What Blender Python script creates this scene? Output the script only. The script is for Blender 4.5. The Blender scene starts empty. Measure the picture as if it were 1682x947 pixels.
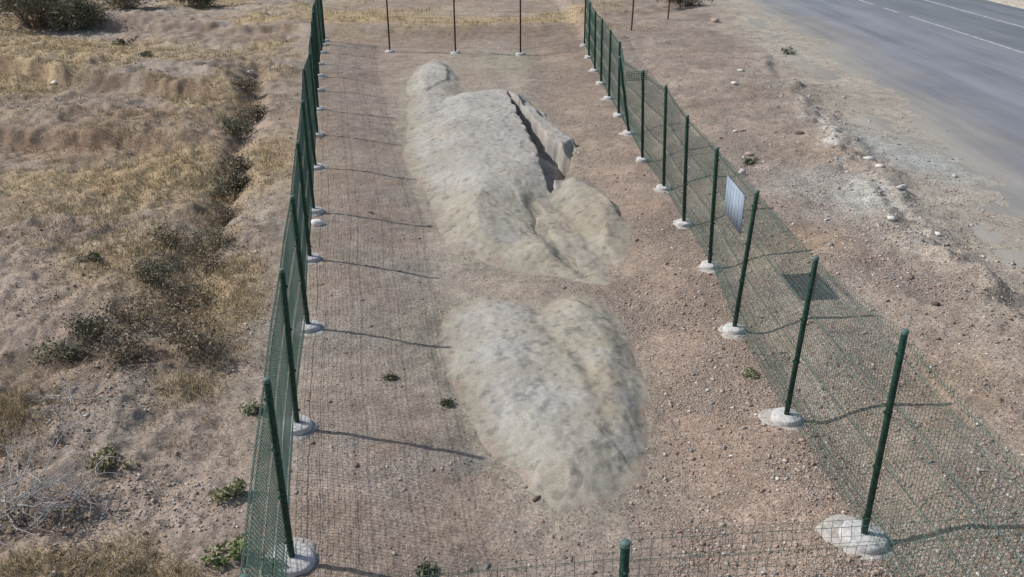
import bpy, math, random
import numpy as np
from mathutils import Matrix, Vector
random.seed(7); RNG = np.random.default_rng(11)
scene = bpy.context.scene
C = scene.collection
R = math.radians

# ------------------------------------------------------------------ camera
F_PX, PITCH, YAW, ROLL, CAM_H = 1476.85, .4287, -.0297, -.0077, 5.648
def cam_axes():
    cp, sp = math.cos(PITCH), math.sin(PITCH)
    f = np.array([-math.sin(YAW)*cp, math.cos(YAW)*cp, -sp]); rt = np.array([math.cos(YAW), math.sin(YAW), 0.0])
    up = np.cross(rt, f)
    return rt*math.cos(ROLL)+up*math.sin(ROLL), -rt*math.sin(ROLL)+up*math.cos(ROLL), f
RT, UP, FW = cam_axes()
cam_d = bpy.data.cameras.new('camera'); cam = bpy.data.objects.new('camera', cam_d); C.objects.link(cam)
cam_d.sensor_fit = 'HORIZONTAL'; cam_d.sensor_width = 36; cam_d.lens = F_PX/1682*36; cam_d.clip_start = .1; cam_d.clip_end = 3000
M = Matrix(((RT[0], UP[0], -FW[0], 0), (RT[1], UP[1], -FW[1], 0), (RT[2], UP[2], -FW[2], CAM_H), (0, 0, 0, 1)))
cam.matrix_world = M
scene.camera = cam
# ------------------------------------------------------------------ light
SUN_EL, SUN_AZ = R(45), R(-13)           # shadows run towards +X, slightly towards the camera
wd = bpy.data.worlds.new('World'); scene.world = wd; wd.use_nodes = True
nt = wd.node_tree; bg = nt.nodes['Background']
sky = nt.nodes.new('ShaderNodeTexSky'); sky.sky_type = 'NISHITA'; sky.sun_disc = False
sky.sun_elevation = SUN_EL; sky.sun_rotation = R(-77); sky.air_density = 1.3; sky.dust_density = 2.0
nt.links.new(sky.outputs[0], bg.inputs[0]); bg.inputs[1].default_value = .095
sd = bpy.data.lights.new('sun', 'SUN'); sd.energy = 3.4; sd.angle = R(.6); sd.color = (1, .955, .885)
sun = bpy.data.objects.new('sun', sd); C.objects.link(sun); sun.location = (-20, 10, 25)
dvec = Vector((math.cos(SUN_AZ)*math.cos(SUN_EL), math.sin(SUN_AZ)*math.cos(SUN_EL), -math.sin(SUN_EL)))
sun.rotation_euler = dvec.to_track_quat('-Z', 'Y').to_euler()
scene.view_settings.view_transform = 'Standard'; scene.view_settings.look = 'None'
scene.view_settings.exposure = 0.07; scene.view_settings.gamma = 1.0
scene.render.film_transparent = False

# ------------------------------------------------------------------ numpy noise
def hash2(ix, iy, s):
    h = (ix.astype(np.int64)*374761393 + iy.astype(np.int64)*668265263 + s*974634777) & 0x7fffffff
    h = ((h ^ (h >> 13))*1274126177) & 0x7fffffff
    h = ((h ^ (h >> 16))*1103515245) & 0x7fffffff
    return ((h >> 8) & 0xffff)/65535.0
def vn(x, y, s=0):
    x = np.asarray(x, float); y = np.asarray(y, float)
    ix, iy = np.floor(x), np.floor(y); fx, fy = x-ix, y-iy
    fx = fx*fx*(3-2*fx); fy = fy*fy*(3-2*fy)
    a, b = hash2(ix, iy, s), hash2(ix+1, iy, s); c, d = hash2(ix, iy+1, s), hash2(ix+1, iy+1, s)
    return (a+(b-a)*fx)*(1-fy)+(c+(d-c)*fx)*fy
def fbm(x, y, sc, oc=4, s=0, g=.5):
    x = np.asarray(x, float)/sc; y = np.asarray(y, float)/sc; t = 0; a = 1; n = 0
    for i in range(oc):
        xr, yr = x*.8-y*.6, x*.6+y*.8
        t = t+a*vn(xr+17.3*i, yr-9.1*i, s+i); n += a; a *= g; x = x*2.03; y = y*2.03
    return t/n*2-1
def ss(a, b, x):
    t = np.clip((x-a)/(b-a), 0, 1); return t*t*(3-2*t)
def ray(px, py):
    d = FW+RT*(px-841)/F_PX+UP*(473.5-py)/F_PX
    return d
def flat(px, py, z=0):
    d = ray(px, py); t = (z-CAM_H)/d[2]; return (t*d[0], t*d[1])
def polydist(x, y, P):
    """distance to an open polyline of world points"""
    best = np.full(np.shape(x), 1e9)
    for (ax, ay), (bx, by) in zip(P[:-1], P[1:]):
        dx, dy = bx-ax, by-ay; t = np.clip(((x-ax)*dx+(y-ay)*dy)/(dx*dx+dy*dy), 0, 1)
        best = np.minimum(best, np.hypot(x-ax-t*dx, y-ay-t*dy))
    return best

# ------------------------------------------------------------------ mounds: height as a union of lobes
def lobe(x, y, verts):
    """verts: (x, y, slope width). 0 at the outline, rising to 1 inside"""
    n = len(verts); inside = np.zeros(np.shape(x), bool); q = np.full(np.shape(x), 1e9)
    for i in range(n):
        ax, ay, aw = verts[i]; bx, by, bw = verts[(i+1) % n]
        dx, dy = bx-ax, by-ay
        t = np.clip(((x-ax)*dx+(y-ay)*dy)/(dx*dx+dy*dy+1e-9), 0, 1)
        q = np.minimum(q, np.hypot(x-ax-t*dx, y-ay-t*dy)/(aw+(bw-aw)*t))
        c = ((ay > y) != (by > y)) & (x < (bx-ax)*(y-ay)/(by-ay+1e-12)+ax)
        inside ^= c
    return np.where(inside, q, -q)
def PX(l, z=0):
    return [(*flat(a, b, r[0] if r else z), w) for a, b, w, *r in l]
M1 = [  # (height, outline in world points)
    (.17, PX([(662, 240, 1.0), (662, 165, .8), (664, 124, .7), (682, 94, .6, .1), (724, 86, .6, .1), (746, 104, .5, .1), (770, 150, .8), (760, 240, 1.0), (706, 312, 1.0)])),
    (.22, PX([(672, 150, .6), (670, 124, .6), (686, 100, .6, .1), (722, 92, .4, .15), (740, 106, .22, .1), (741, 126, .22, .1), (728, 142, .3), (705, 155, .6)])),
    (.36, PX([(668, 225, 1.5), (680, 168, 1.5), (720, 146, 1.3, .1), (765, 134, 1.8, .15), (808, 129, 2.0, .15), (852, 136, 1.2, .15), (890, 160, .5, .15), (916, 194, .16, .1), (942, 226, .17, .05), (952, 256, .8), (940, 300, 1.2), (932, 345, 2.2), (905, 392, 2.8), (850, 424, 2.8), (790, 420, 2.4), (728, 390, 1.3), (714, 345, 1.2), (696, 318, 1.3), (680, 282, 1.4), (668, 248, 1.5)])),
    (.19, PX([(890, 320, .8), (918, 286, .35), (950, 279, .4), (992, 300, .4), (1024, 332, .25), (1052, 390, 1.0), (1046, 440, 1.5), (1002, 452, 1.6), (950, 420, 1.4), (905, 366, 1.2)])),
    (.155, PX([(760, 396, 1.4), (850, 360, 1.4), (912, 350, .9), (955, 388, .8), (1016, 434, 1.0), (1004, 458, 1.0), (930, 452, 1.2), (830, 440, 1.3)])),
]
M2 = [
    (.165, PX([(698, 552, 1.2), (718, 500, 1.0), (780, 472, 1.0), (850, 476, .9), (884, 486, .8), (900, 476, .8), (942, 464, .8), (1002, 486, .7), (1046, 545, .5), (1068, 610, .5), (1074, 690, .5), (1058, 755, .7), (1000, 820, .8), (930, 836, .8), (858, 796, .7), (800, 728, .7), (764, 668, .7), (728, 612, .9)])),
    (.22, PX([(706, 552, 1.5), (726, 500, 1.4), (785, 477, 1.4), (850, 488, 1.1), (896, 535, 1.0), (960, 580, 1.4), (1010, 650, 1.5), (1024, 740, 1.3), (990, 812, 1.2), (930, 830, 1.2), (862, 790, 1.1), (806, 726, 1.1), (772, 668, 1.2), (736, 612, 1.4)])),
    (.19, PX([(850, 560, 1.1), (880, 500, .9), (942, 470, .9), (997, 494, .9), (1038, 545, .7), (1060, 610, .6), (1066, 690, .8), (1046, 760, 1.2), (940, 790, 2.1), (860, 710, 2.1), (830, 620, 2.0)])),
]
# cracks: (depth, outline), steep walled pits in the farther mound
CR = [(.58, PX([(834, 141, .08, .3), (850, 152, .10, .3), (872, 172, .13, .3), (888, 190, .10, .3), (900, 210, .12, .25), (940, 240, .14, .15), (984, 262, .12, .0), (946, 275, .12, .05), (918, 284, .12, .1), (908, 302, .1, .1), (884, 262, .12, .2), (880, 230, .10, .3), (864, 204, .10, .3), (848, 180, .12, .3)])),
      (.15, PX([(850, 142, .3, .3), (884, 150, .3, .3), (925, 190, .2, .2), (962, 250, .2, .1), (940, 262, .2, .1), (915, 236, .25, .25), (880, 205, .25, .3), (850, 165, .3, .3)]))]
def crack(x, y):
    wx = fbm(x, y, .35, 3, 75)*.10; wy = fbm(x, y, .35, 3, 76)*.14
    return sum(D*ss(0, .6, lobe(x+wx, y+wy, vs)) for D, vs in CR)
def mound_h(x, y, ML):
    """height over the ground, signed: the largest lobe; negative outside"""
    wx = fbm(x, y, .9, 3, 71)*.16; wy = fbm(x, y, .9, 3, 72)*.20
    h = np.full(np.shape(x), -1.0)
    for H0, vs in ML:
        q = lobe(x+wx, y+wy, vs); qc = np.clip(q, 0, 1)
        v = np.where(q > 0, H0*(.75*qc*qc*(3-2*qc)+.25*np.sin(qc*math.pi/2)), q*.5)
        k = .04; a, b = np.maximum(h, v), np.minimum(h, v)
        h = a+k*np.exp(-(a-b)/k)*.35*(b > -.2)
    return h
def sd_any(x, y, ML):
    q = np.full(np.shape(x), -9.0)
    for H0, vs in ML:
        xs_ = [v[0] for v in vs]; ys_ = [v[1] for v in vs]
        q = np.maximum(q, lobe(x, y, vs))
    return q

# ------------------------------------------------------------------ terrain
def xL(y): return -1.85-.1453*(y-6.45)
TRENCH = [(-7.3, 30), (-6.6, 26), (-6.1, 22.9), (-5.4, 18.5), (-4.95, 15.5), (-4.75, 13.2), (-4.3, 11.4), (-5.4, 10.6), (-7.5, 10.2)]
BERM = [(-26, 34), (-15.9, 30.4), (-12.5, 27.8), (-9.7, 26.5), (-7.0, 25.2)]
BERM2 = [(-22, 24), (-14, 22.2), (-9.5, 21.2), (-7.0, 20.2)]
BERM3 = [(-24, 41), (-14, 38.5), (-7, 37.5), (-2, 37), (4, 36.5)]
ROAD_EDGE = [(-60, 8.6), (5, 8.95), (14.4, 9.3), (17.3, 9.76), (24, 10.8), (33.2, 11.9), (43.9, 12.6), (70, 13.3), (400, 16)]
RE = np.array(ROAD_EDGE)
ROAD_Z = .30
def edge_x(y): return np.interp(y, RE[:, 0], RE[:, 1])
def near_w(x, y):
    return ss(.0, .5, x-xL(y)+.3)*ss(0, .4, 3.75-x)*ss(36, 34.5, y)     # inside the enclosure
def H0(x, y):
    x = np.asarray(x, float); y = np.asarray(y, float)
    ins = near_w(x, y)
    u = x-xL(y)
    inner = -.16*ss(.3, 2.4, u)*ss(.1, 1.6, 3.5-x)
    bank = (.30+.05*fbm(x, y, 1.5, 3, 5))*ss(3.62, 4.35, x+.12*fbm(x, y, .8, 2, 9))
    z = inner*ins+bank*ss(3.4, 3.9, x)
    # left field
    lf = ss(.1, 1.6, -u)
    fld = .04*fbm(x, y*1.2, .26, 3, 27)+.18*fbm(x, y, 4.5, 3, 21)+.15*fbm(x, y*1.6, 1.5, 4, 22)+.10*fbm(x, y, .45, 3, 23)+.05*fbm(x, y, .16, 3, 24)
    d = polydist(x, y, TRENCH); w = .32+.40*ss(13.5, 11.5, y)+.15*fbm(x, y, 1.1, 2, 33)
    tr = -.26*np.exp(-(d/np.maximum(w, .2))**2)+.03*np.exp(-((d-1.1)/.6)**2)
    steps = 0
    for B_, hh_, sh_ in ((BERM, .42, 7), (BERM2, .34, 5), (BERM3, .30, 9)):
        P_ = np.array(B_); v_ = y-np.interp(x, P_[:, 0], P_[:, 1])+.55*fbm(x, y*.3, 1.6, 4, 46)
        steps = steps+hh_*ss(-.30, .12, v_)*ss(sh_, .8, v_)*ss(P_[-1, 0]+1.0, P_[-1, 0]-1.5, x)
    b1 = .0*ss(1.6, 0, polydist(x, y+.5*fbm(x, y, 2, 2, 44), BERM))
    b2 = steps*(1+.5*fbm(x, y, .8, 3, 47))+.0*ss(1.3, 0, polydist(x, y+.4*fbm(x, y, 2, 2, 45), BERM2))
    z = z+lf*(fld+tr+b1+b2+.05)
    far = ss(35.3, 37, y)*ss(11, 8, x)
    z = z+far*(.25*fbm(x, y, 3, 4, 51)+.35*ss(1.5, 0, polydist(x, y, BERM3)))*(1-lf)
    # rubbly right verge
    rv = ss(4.2, 5.2, x)*ss(0, 2.2, edge_x(y)-x)
    z = z+rv*(.10*fbm(x, y, 1.8, 3, 61)+.05*fbm(x, y, .4, 3, 62))
    ridge = np.exp(-((x-(edge_x(y)-2.3)-.4*fbm(x, y, 2, 2, 63))/.45)**2)*ss(26, 20, y)
    z = z+ridge*(.16+.20*fbm(x, y, .6, 4, 64))*ss(3.9, 5, x)
    z = z+.16*ss(4.2, 5.6, x)*ss(-.15, .25, (edge_x(y)-2.35)-x+.45*fbm(x, y, 1.3, 4, 69))*ss(32, 26, y)
    # enclosure grain
    z = z+ins*(.045*fbm(x, y, 1.5, 2, 68)+.024*fbm(x, y, .6, 3, 65)+.014*fbm(x, y, .12, 3, 66))
    z = z+(1-ins)*.018*fbm(x, y, .14, 3, 67)*ss(0, 1.0, edge_x(y)-x)
    # road bed
    e = edge_x(y)-x
    inroad = ss(1.6, .2, e)
    zr = ROAD_Z+.030*ss(-1.2, 1.0, e+.7*fbm(x*.6, y*.35, .9, 4, 81))-.02+.012*fbm(x, y, .35, 4, 82)
    zr = zr-.05*ss(-1.6, -2.6, e)
    beyond = ss(23.3, 23.7, x)
    zr = zr+beyond*(.06+.10*fbm(x, y, 2.5, 3, 83)+.02)
    z = z*(1-inroad)+zr*inroad
    return z
def mounds_inside(x, y):
    q = np.maximum(sd_any(x, y, M1), sd_any(x, y, M2))
    return q
def Hs(x, y): return float(H0(np.array([x]), np.array([y]))[0])
def at(px, py):
    """the terrain point seen at this place of the photograph"""
    z = 0
    for i in range(12):
        x, y = flat(px, py, z); z = .5*z+.5*Hs(x, y)
    x, y = flat(px, py, z)
    return (x, y, Hs(x, y))

# ------------------------------------------------------------------ mesh helpers
def mesh_obj(name, V, F, mat, parent=None, col=None, smooth=False, loc=None, fcol=None):
    V = np.asarray(V, np.float32).reshape(-1, 3); F = np.asarray(F, np.int32)
    me = bpy.data.meshes.new(name)
    k = F.shape[1]
    me.vertices.add(len(V)); me.vertices.foreach_set('co', V.ravel())
    me.loops.add(F.size); me.loops.foreach_set('vertex_index', F.ravel())
    me.polygons.add(len(F)); me.polygons.foreach_set('loop_start', np.arange(0, F.size, k, dtype=np.int32))
    if smooth: me.polygons.foreach_set('use_smooth', np.ones(len(F), bool))
    if col is not None:
        a = me.color_attributes.new('col', 'FLOAT_COLOR', 'POINT')
        cc = np.ones((len(V), 4), np.float32); cc[:, :np.shape(col)[1]] = col
        a.data.foreach_set('color', cc.ravel())
    me.update(calc_edges=True); me.validate()
    me.materials.append(mat)
    o = bpy.data.objects.new(name, me); C.objects.link(o)
    if parent: o.parent = parent
    if loc is not None: o.location = loc
    return o
def tag(o, label=None, cat=None, group=None, kind=None):
    if label: o['label'] = label
    if cat: o['category'] = cat
    if group: o['group'] = group
    if kind: o['kind'] = kind
    return o
def empty(name, loc, rz=0):
    o = bpy.data.objects.new(name, None); C.objects.link(o); o.location = loc; o.rotation_euler = (0, 0, rz)
    o.empty_display_size = .3
    return o
class MB:
    def __init__(s): s.V = []; s.F = []; s.C = []; s.n = 0
    def add(s, V, F, c=None):
        V = np.asarray(V, float).reshape(-1, 3); F = np.asarray(F, int)
        s.V.append(V); s.F.append(F+s.n); s.n += len(V)
        if c is not None: s.C.append(np.broadcast_to(np.asarray(c, float), (len(V), 3)))
    def tube(s, pts, rad, k=6, c=None, cap=True):
        pts = [np.array(p, float) for p in pts]
        rad = [rad]*len(pts) if np.isscalar(rad) else rad
        V = []
        for i, p in enumerate(pts):
            t = pts[min(i+1, len(pts)-1)]-pts[max(i-1, 0)]; t /= np.linalg.norm(t)+1e-9
            a = np.cross(t, (0, 0, 1)) if abs(t[2]) < .9 else np.cross(t, (1, 0, 0)); a /= np.linalg.norm(a)
            b = np.cross(t, a)
            for j in range(k):
                an = 2*math.pi*j/k; V.append(p+rad[i]*(a*math.cos(an)+b*math.sin(an)))
        F = []
        for i in range(len(pts)-1):
            for j in range(k):
                F.append((i*k+j, i*k+(j+1) % k, (i+1)*k+(j+1) % k, (i+1)*k+j))
        if cap:
            n = len(V); V.append(pts[-1]); V.append(pts[0])
            for j in range(k):
                F.append((len(pts)*k-k+j, len(pts)*k-k+(j+1) % k, n, n)); F.append(((j+1) % k, j, n+1, n+1))
        s.add(V, F, c)
    def lathe(s, prof, k=24, jit=0, seed=0, c=None, ctr=(0, 0, 0)):
        rs = np.random.default_rng(seed); ph = rs.uniform(0, 6.28, 4)
        V = []
        for r, z in prof:
            for j in range(k):
                an = 2*math.pi*j/k
                rr = r*(1+jit*.5*float(rs.normal(0, .22))+jit*(math.sin(2*an+ph[0])*.5+math.sin(3*an+ph[1])*.4+math.sin(5*an+ph[2])*.25+math.sin(9*an+ph[3])*.12))
                V.append((ctr[0]+rr*math.cos(an), ctr[1]+rr*math.sin(an), ctr[2]+z))
        F = [(i*k+j, i*k+(j+1) % k, (i+1)*k+(j+1) % k, (i+1)*k+j) for i in range(len(prof)-1) for j in range(k)]
        s.add(V, F, c)
    def box(s, c, sz, col=None, M=None):
        x, y, z = [q/2 for q in sz]
        V = np.array([(i*x, j*y, k*z) for i in (-1, 1) for j in (-1, 1) for k in (-1, 1)])
        if M is not None: V = V@np.array(M).T
        F = [(0, 1, 3, 2), (4, 6, 7, 5), (0, 4, 5, 1), (2, 3, 7, 6), (0, 2, 6, 4), (1, 5, 7, 3)]
        s.add(V+np.array(c), F, col)
    def build(s, name, mat, parent=None, smooth=False, loc=None):
        V = np.concatenate(s.V); F = np.concatenate(s.F)
        col = np.concatenate(s.C) if s.C else None
        return mesh_fix(name, V, F, mat, parent, col, smooth, loc)
def mesh_fix(name, V, F, mat, parent=None, col=None, smooth=False, loc=None):
    """quads, some of them triangles written with a repeated index"""
    if F.shape[1] == 4 and (F[:, 2] == F[:, 3]).any():
        me = bpy.data.meshes.new(name)
        me.from_pydata([tuple(v) for v in V.tolist()], [], [tuple(f[:3]) if f[2] == f[3] else tuple(f) for f in F.tolist()])
        if smooth: me.polygons.foreach_set('use_smooth', np.ones(len(me.polygons), bool))
        if col is not None:
            a = me.color_attributes.new('col', 'FLOAT_COLOR', 'POINT')
            cc = np.ones((len(V), 4), np.float32); cc[:, :3] = col; a.data.foreach_set('color', cc.ravel())
        me.materials.append(mat); me.update()
        o = bpy.data.objects.new(name, me); C.objects.link(o)
        if parent: o.parent = parent
        if loc is not None: o.location = loc
        return o
    return mesh_obj(name, V, F, mat, parent, col, smooth, loc)

# ------------------------------------------------------------------ materials
def mat_new(name, rough=.9, spec=.2):
    m = bpy.data.materials.new(name); m.use_nodes = True; n = m.node_tree
    b = n.nodes['Principled BSDF']; b.inputs['Roughness'].default_value = rough; b.inputs['Specular IOR Level'].default_value = spec
    return m, n, b
def node(n, t, **kw):
    o = n.nodes.new(t)
    for k, v in kw.items(): setattr(o, k, v)
    return o
def noise_tex(n, scale, detail=6, rough=.6, vec=None):
    t = node(n, 'ShaderNodeTexNoise'); t.inputs['Scale'].default_value = scale; t.inputs['Detail'].default_value = detail; t.inputs['Roughness'].default_value = rough
    if vec: n.links.new(vec, t.inputs['Vector'])
    return t
def ramp(n, src, stops):
    r = node(n, 'ShaderNodeValToRGB'); e = r.color_ramp.elements
    while len(e) > 1: e.remove(e[0])
    e[0].position = stops[0][0]; e[0].color = (*stops[0][1], 1)
    for p, c in stops[1:]:
        q = e.new(p); q.color = (*c, 1)
    n.links.new(src, r.inputs[0]); return r
def mix(n, mode, fac, a, b):
    m = node(n, 'ShaderNodeMix', data_type='RGBA', blend_type=mode)
    for s, v in (('Factor', fac), ('A', a), ('B', b)):
        i = {'Factor': m.inputs[0], 'A': m.inputs[6], 'B': m.inputs[7]}[s]
        if hasattr(v, 'links') or hasattr(v, 'is_linked'): n.links.new(v, i)
        else: i.default_value = v if s == 'Factor' else (*v, 1)
    return m.outputs[2]
def earth_mat(name, speck=.35, bump=.6, sc=1.0, gravel=True):
    m, n, b = mat_new(name, .95, .1)
    tc = node(n, 'ShaderNodeNewGeometry').outputs['Position']
    at_ = node(n, 'ShaderNodeAttribute'); at_.attribute_name = 'col'
    n1 = noise_tex(n, 3.0*sc, 8, .65, tc); n2 = noise_tex(n, 28*sc, 5, .7, tc); n3 = noise_tex(n, .5*sc, 5, .6, tc)
    v = node(n, 'ShaderNodeTexVoronoi'); v.inputs['Scale'].default_value = 42*sc; n.links.new(tc, v.inputs['Vector'])
    r1 = ramp(n, n1.outputs[0], [(.3, (.78, .76, .74)), (.5, (1, 1, 1)), (.7, (1.18, 1.17, 1.15))] if gravel else [(.3, (.92, .915, .91)), (.7, (1.06, 1.06, 1.05))])
    r2 = ramp(n, n2.outputs[0], [(.32, (1-speck, 1-speck, 1-speck)), (.5, (1, 1, 1)), (.68, (1+speck, 1+speck, 1+speck*.95))])
    r3 = ramp(n, n3.outputs[0], [(.35, (.90, .88, .86)), (.65, (1.08, 1.08, 1.08))])
    c = mix(n, 'MULTIPLY', 1, at_.outputs['Color'], r1.outputs[0])
    c = mix(n, 'MULTIPLY', 1, c, r2.outputs[0]); c = mix(n, 'MULTIPLY', 1, c, r3.outputs[0])
    rv = ramp(n, v.outputs['Distance'], [(.0, (1.12, 1.11, 1.1)), (.35, (1, 1, 1)), (.8, (.86, .85, .84))])
    c = mix(n, 'MULTIPLY', .7, c, rv.outputs[0])
    bp = node(n, 'ShaderNodeBump'); bp.inputs['Strength'].default_value = bump; bp.inputs['Distance'].default_value = .02
    ad = node(n, 'ShaderNodeMath', operation='ADD'); n.links.new(n1.outputs[0], ad.inputs[0]); n.links.new(n2.outputs[0], ad.inputs[1])
    if gravel:
        wv = node(n, 'ShaderNodeVectorMath', operation='MULTIPLY_ADD'); n.links.new(n2.outputs[1], wv.inputs[0]); wv.inputs[1].default_value = (.02, .02, .02); n.links.new(tc, wv.inputs[2])
        for sc_, lo, amt in ((30, .78, .030), (64, .62, .014)):
            vv = node(n, 'ShaderNodeTexVoronoi'); vv.inputs['Scale'].default_value = sc_; n.links.new(wv.outputs[0], vv.inputs['Vector'])
            sep = node(n, 'ShaderNodeSeparateColor'); n.links.new(vv.outputs['Color'], sep.inputs[0])
            shp = ramp(n, vv.outputs['Distance'], [(.30, (1, 1, 1)), (.46, (0, 0, 0))])
            # a cell holds a pebble when its random value passes the local gravel amount
            th = node(n, 'ShaderNodeMath', operation='LESS_THAN'); n.links.new(sep.outputs[0], th.inputs[0]); n.links.new(at_.outputs['Alpha'], th.inputs[1])
            mk_ = node(n, 'ShaderNodeMath', operation='MULTIPLY'); n.links.new(th.outputs[0], mk_.inputs[0]); n.links.new(shp.outputs[0], mk_.inputs[1])
            pc_ = ramp(n, sep.outputs[1], [(0, (.20, .155, .13)), (.3, (.33, .26, .22)), (.6, (.44, .37, .33)), (.85, (.40, .385, .37)), (1, (.66, .63, .59))])
            c = mix(n, 'MIX', mk_.outputs[0], c, pc_.outputs[0])
            hm = node(n, 'ShaderNodeMath', operation='MULTIPLY_ADD'); n.links.new(mk_.outputs[0], hm.inputs[0]); hm.inputs[1].default_value = amt*45; n.links.new(ad.outputs[0], hm.inputs[2]); ad = hm
    n.links.new(c, b.inputs['Base Color'])
    n.links.new(ad.outputs[0], bp.inputs['Height']); n.links.new(bp.outputs[0], b.inputs['Normal'])
    return m
def vcol_mat(name, rough=.9, var=.25, spec=.15, scale=30, bump=0):
    m, n, b = mat_new(name, rough, spec)
    at_ = node(n, 'ShaderNodeAttribute'); at_.attribute_name = 'col'
    tc = node(n, 'ShaderNodeNewGeometry').outputs['Position']
    t = noise_tex(n, scale, 4, .6, tc); r = ramp(n, t.outputs[0], [(.3, (1-var,)*3), (.7, (1+var,)*3)])
    n.links.new(mix(n, 'MULTIPLY', 1, at_.outputs['Color'], r.outputs[0]), b.inputs['Base Color'])
    if bump:
        bp = node(n, 'ShaderNodeBump'); bp.inputs['Strength'].default_value = bump; bp.inputs['Distance'].default_value = .01
        n.links.new(t.outputs[0], bp.inputs['Height']); n.links.new(bp.outputs[0], b.inputs['Normal'])
    return m
def plain_mat(name, col, rough=.6, spec=.4, var=.2, scale=12, bump=0, col2=None):
    m, n, b = mat_new(name, rough, spec)
    tc = node(n, 'ShaderNodeNewGeometry').outputs['Position']
    t = noise_tex(n, scale, 6, .65, tc)
    c2 = col2 or tuple(min(1, q*(1+var)) for q in col)
    r = ramp(n, t.outputs[0], [(.35, tuple(q*(1-var) for q in col)), (.5, col), (.65, c2)])
    n.links.new(r.outputs[0], b.inputs['Base Color'])
    if bump:
        bp = node(n, 'ShaderNodeBump'); bp.inputs['Strength'].default_value = bump; bp.inputs['Distance'].default_value = .01
        n.links.new(t.outputs[0], bp.inputs['Height']); n.links.new(bp.outputs[0], b.inputs['Normal'])
    return m
MAT = dict(
    earth=earth_mat('earth', .42, .9), clay=earth_mat('clay', .22, .38, 1.8, False), stone=vcol_mat('stone', .9, .18, .2, 25, .4),
    straw=vcol_mat('straw', .85, .15, .2, 6), leaf=vcol_mat('leaf', .7, .2, .3, 20), twig=vcol_mat('twig', .9, .2, .1, 30),
    green=plain_mat('green_paint', (.016, .062, .045), .6, .3, .35, 22, 0, (.045, .095, .075)), wire=plain_mat('green_wire', (.085, .155, .130), .5, .4, .2, 5),
    rust=plain_mat('rusty_steel', (.085, .055, .040), .8, .2, .3, 14), concrete=plain_mat('concrete', (.54, .53, .53), .9, .2, .26, 22, .9, (.70, .69, .69)),
    spill=plain_mat('concrete_spill', (.42, .39, .365), .95, .1, .35, 16, .9, (.52, .50, .48)), sign=plain_mat('sign_back', (.29, .36, .46), .6, .3, .12, 5),
    signframe=plain_mat('sign_rib', (.31, .38, .48), .6, .4, .12, 5), cap=plain_mat('cap', (.10, .16, .15), .5, .4, .1, 8),
)
# asphalt: worn grey-blue, dusty towards its ragged edge
def asphalt_mat():
    m, n, b = mat_new('asphalt', .82, .3)
    at_ = node(n, 'ShaderNodeAttribute'); at_.attribute_name = 'col'
    tc = node(n, 'ShaderNodeNewGeometry').outputs['Position']
    mp = node(n, 'ShaderNodeMapping'); mp.inputs['Scale'].default_value = (1, .07, 1); n.links.new(tc, mp.inputs['Vector'])
    st = noise_tex(n, 1.6, 5, .6, mp.outputs[0]); f = noise_tex(n, 60, 3, .7, tc); g = noise_tex(n, .35, 4, .6, tc)
    r = ramp(n, st.outputs[0], [(.35, (.84, .85, .87)), (.65, (1.14, 1.13, 1.12))])
    r2 = ramp(n, f.outputs[0], [(.3, (.8, .8, .8)), (.7, (1.2, 1.2, 1.2))]); r3 = ramp(n, g.outputs[0], [(.35, (.93, .93, .94)), (.65, (1.07, 1.07, 1.06))])
    c = mix(n, 'MULTIPLY', 1, at_.outputs['Color'], r.outputs[0]); c = mix(n, 'MULTIPLY', 1, c, r2.outputs[0]); c = mix(n, 'MULTIPLY', 1, c, r3.outputs[0])
    n.links.new(c, b.inputs['Base Color']); return m
MAT['asphalt'] = asphalt_mat()
MAT['paint'] = plain_mat('worn_road_paint', (.40, .41, .43), .7, .3, .35, 3.5)

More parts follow.
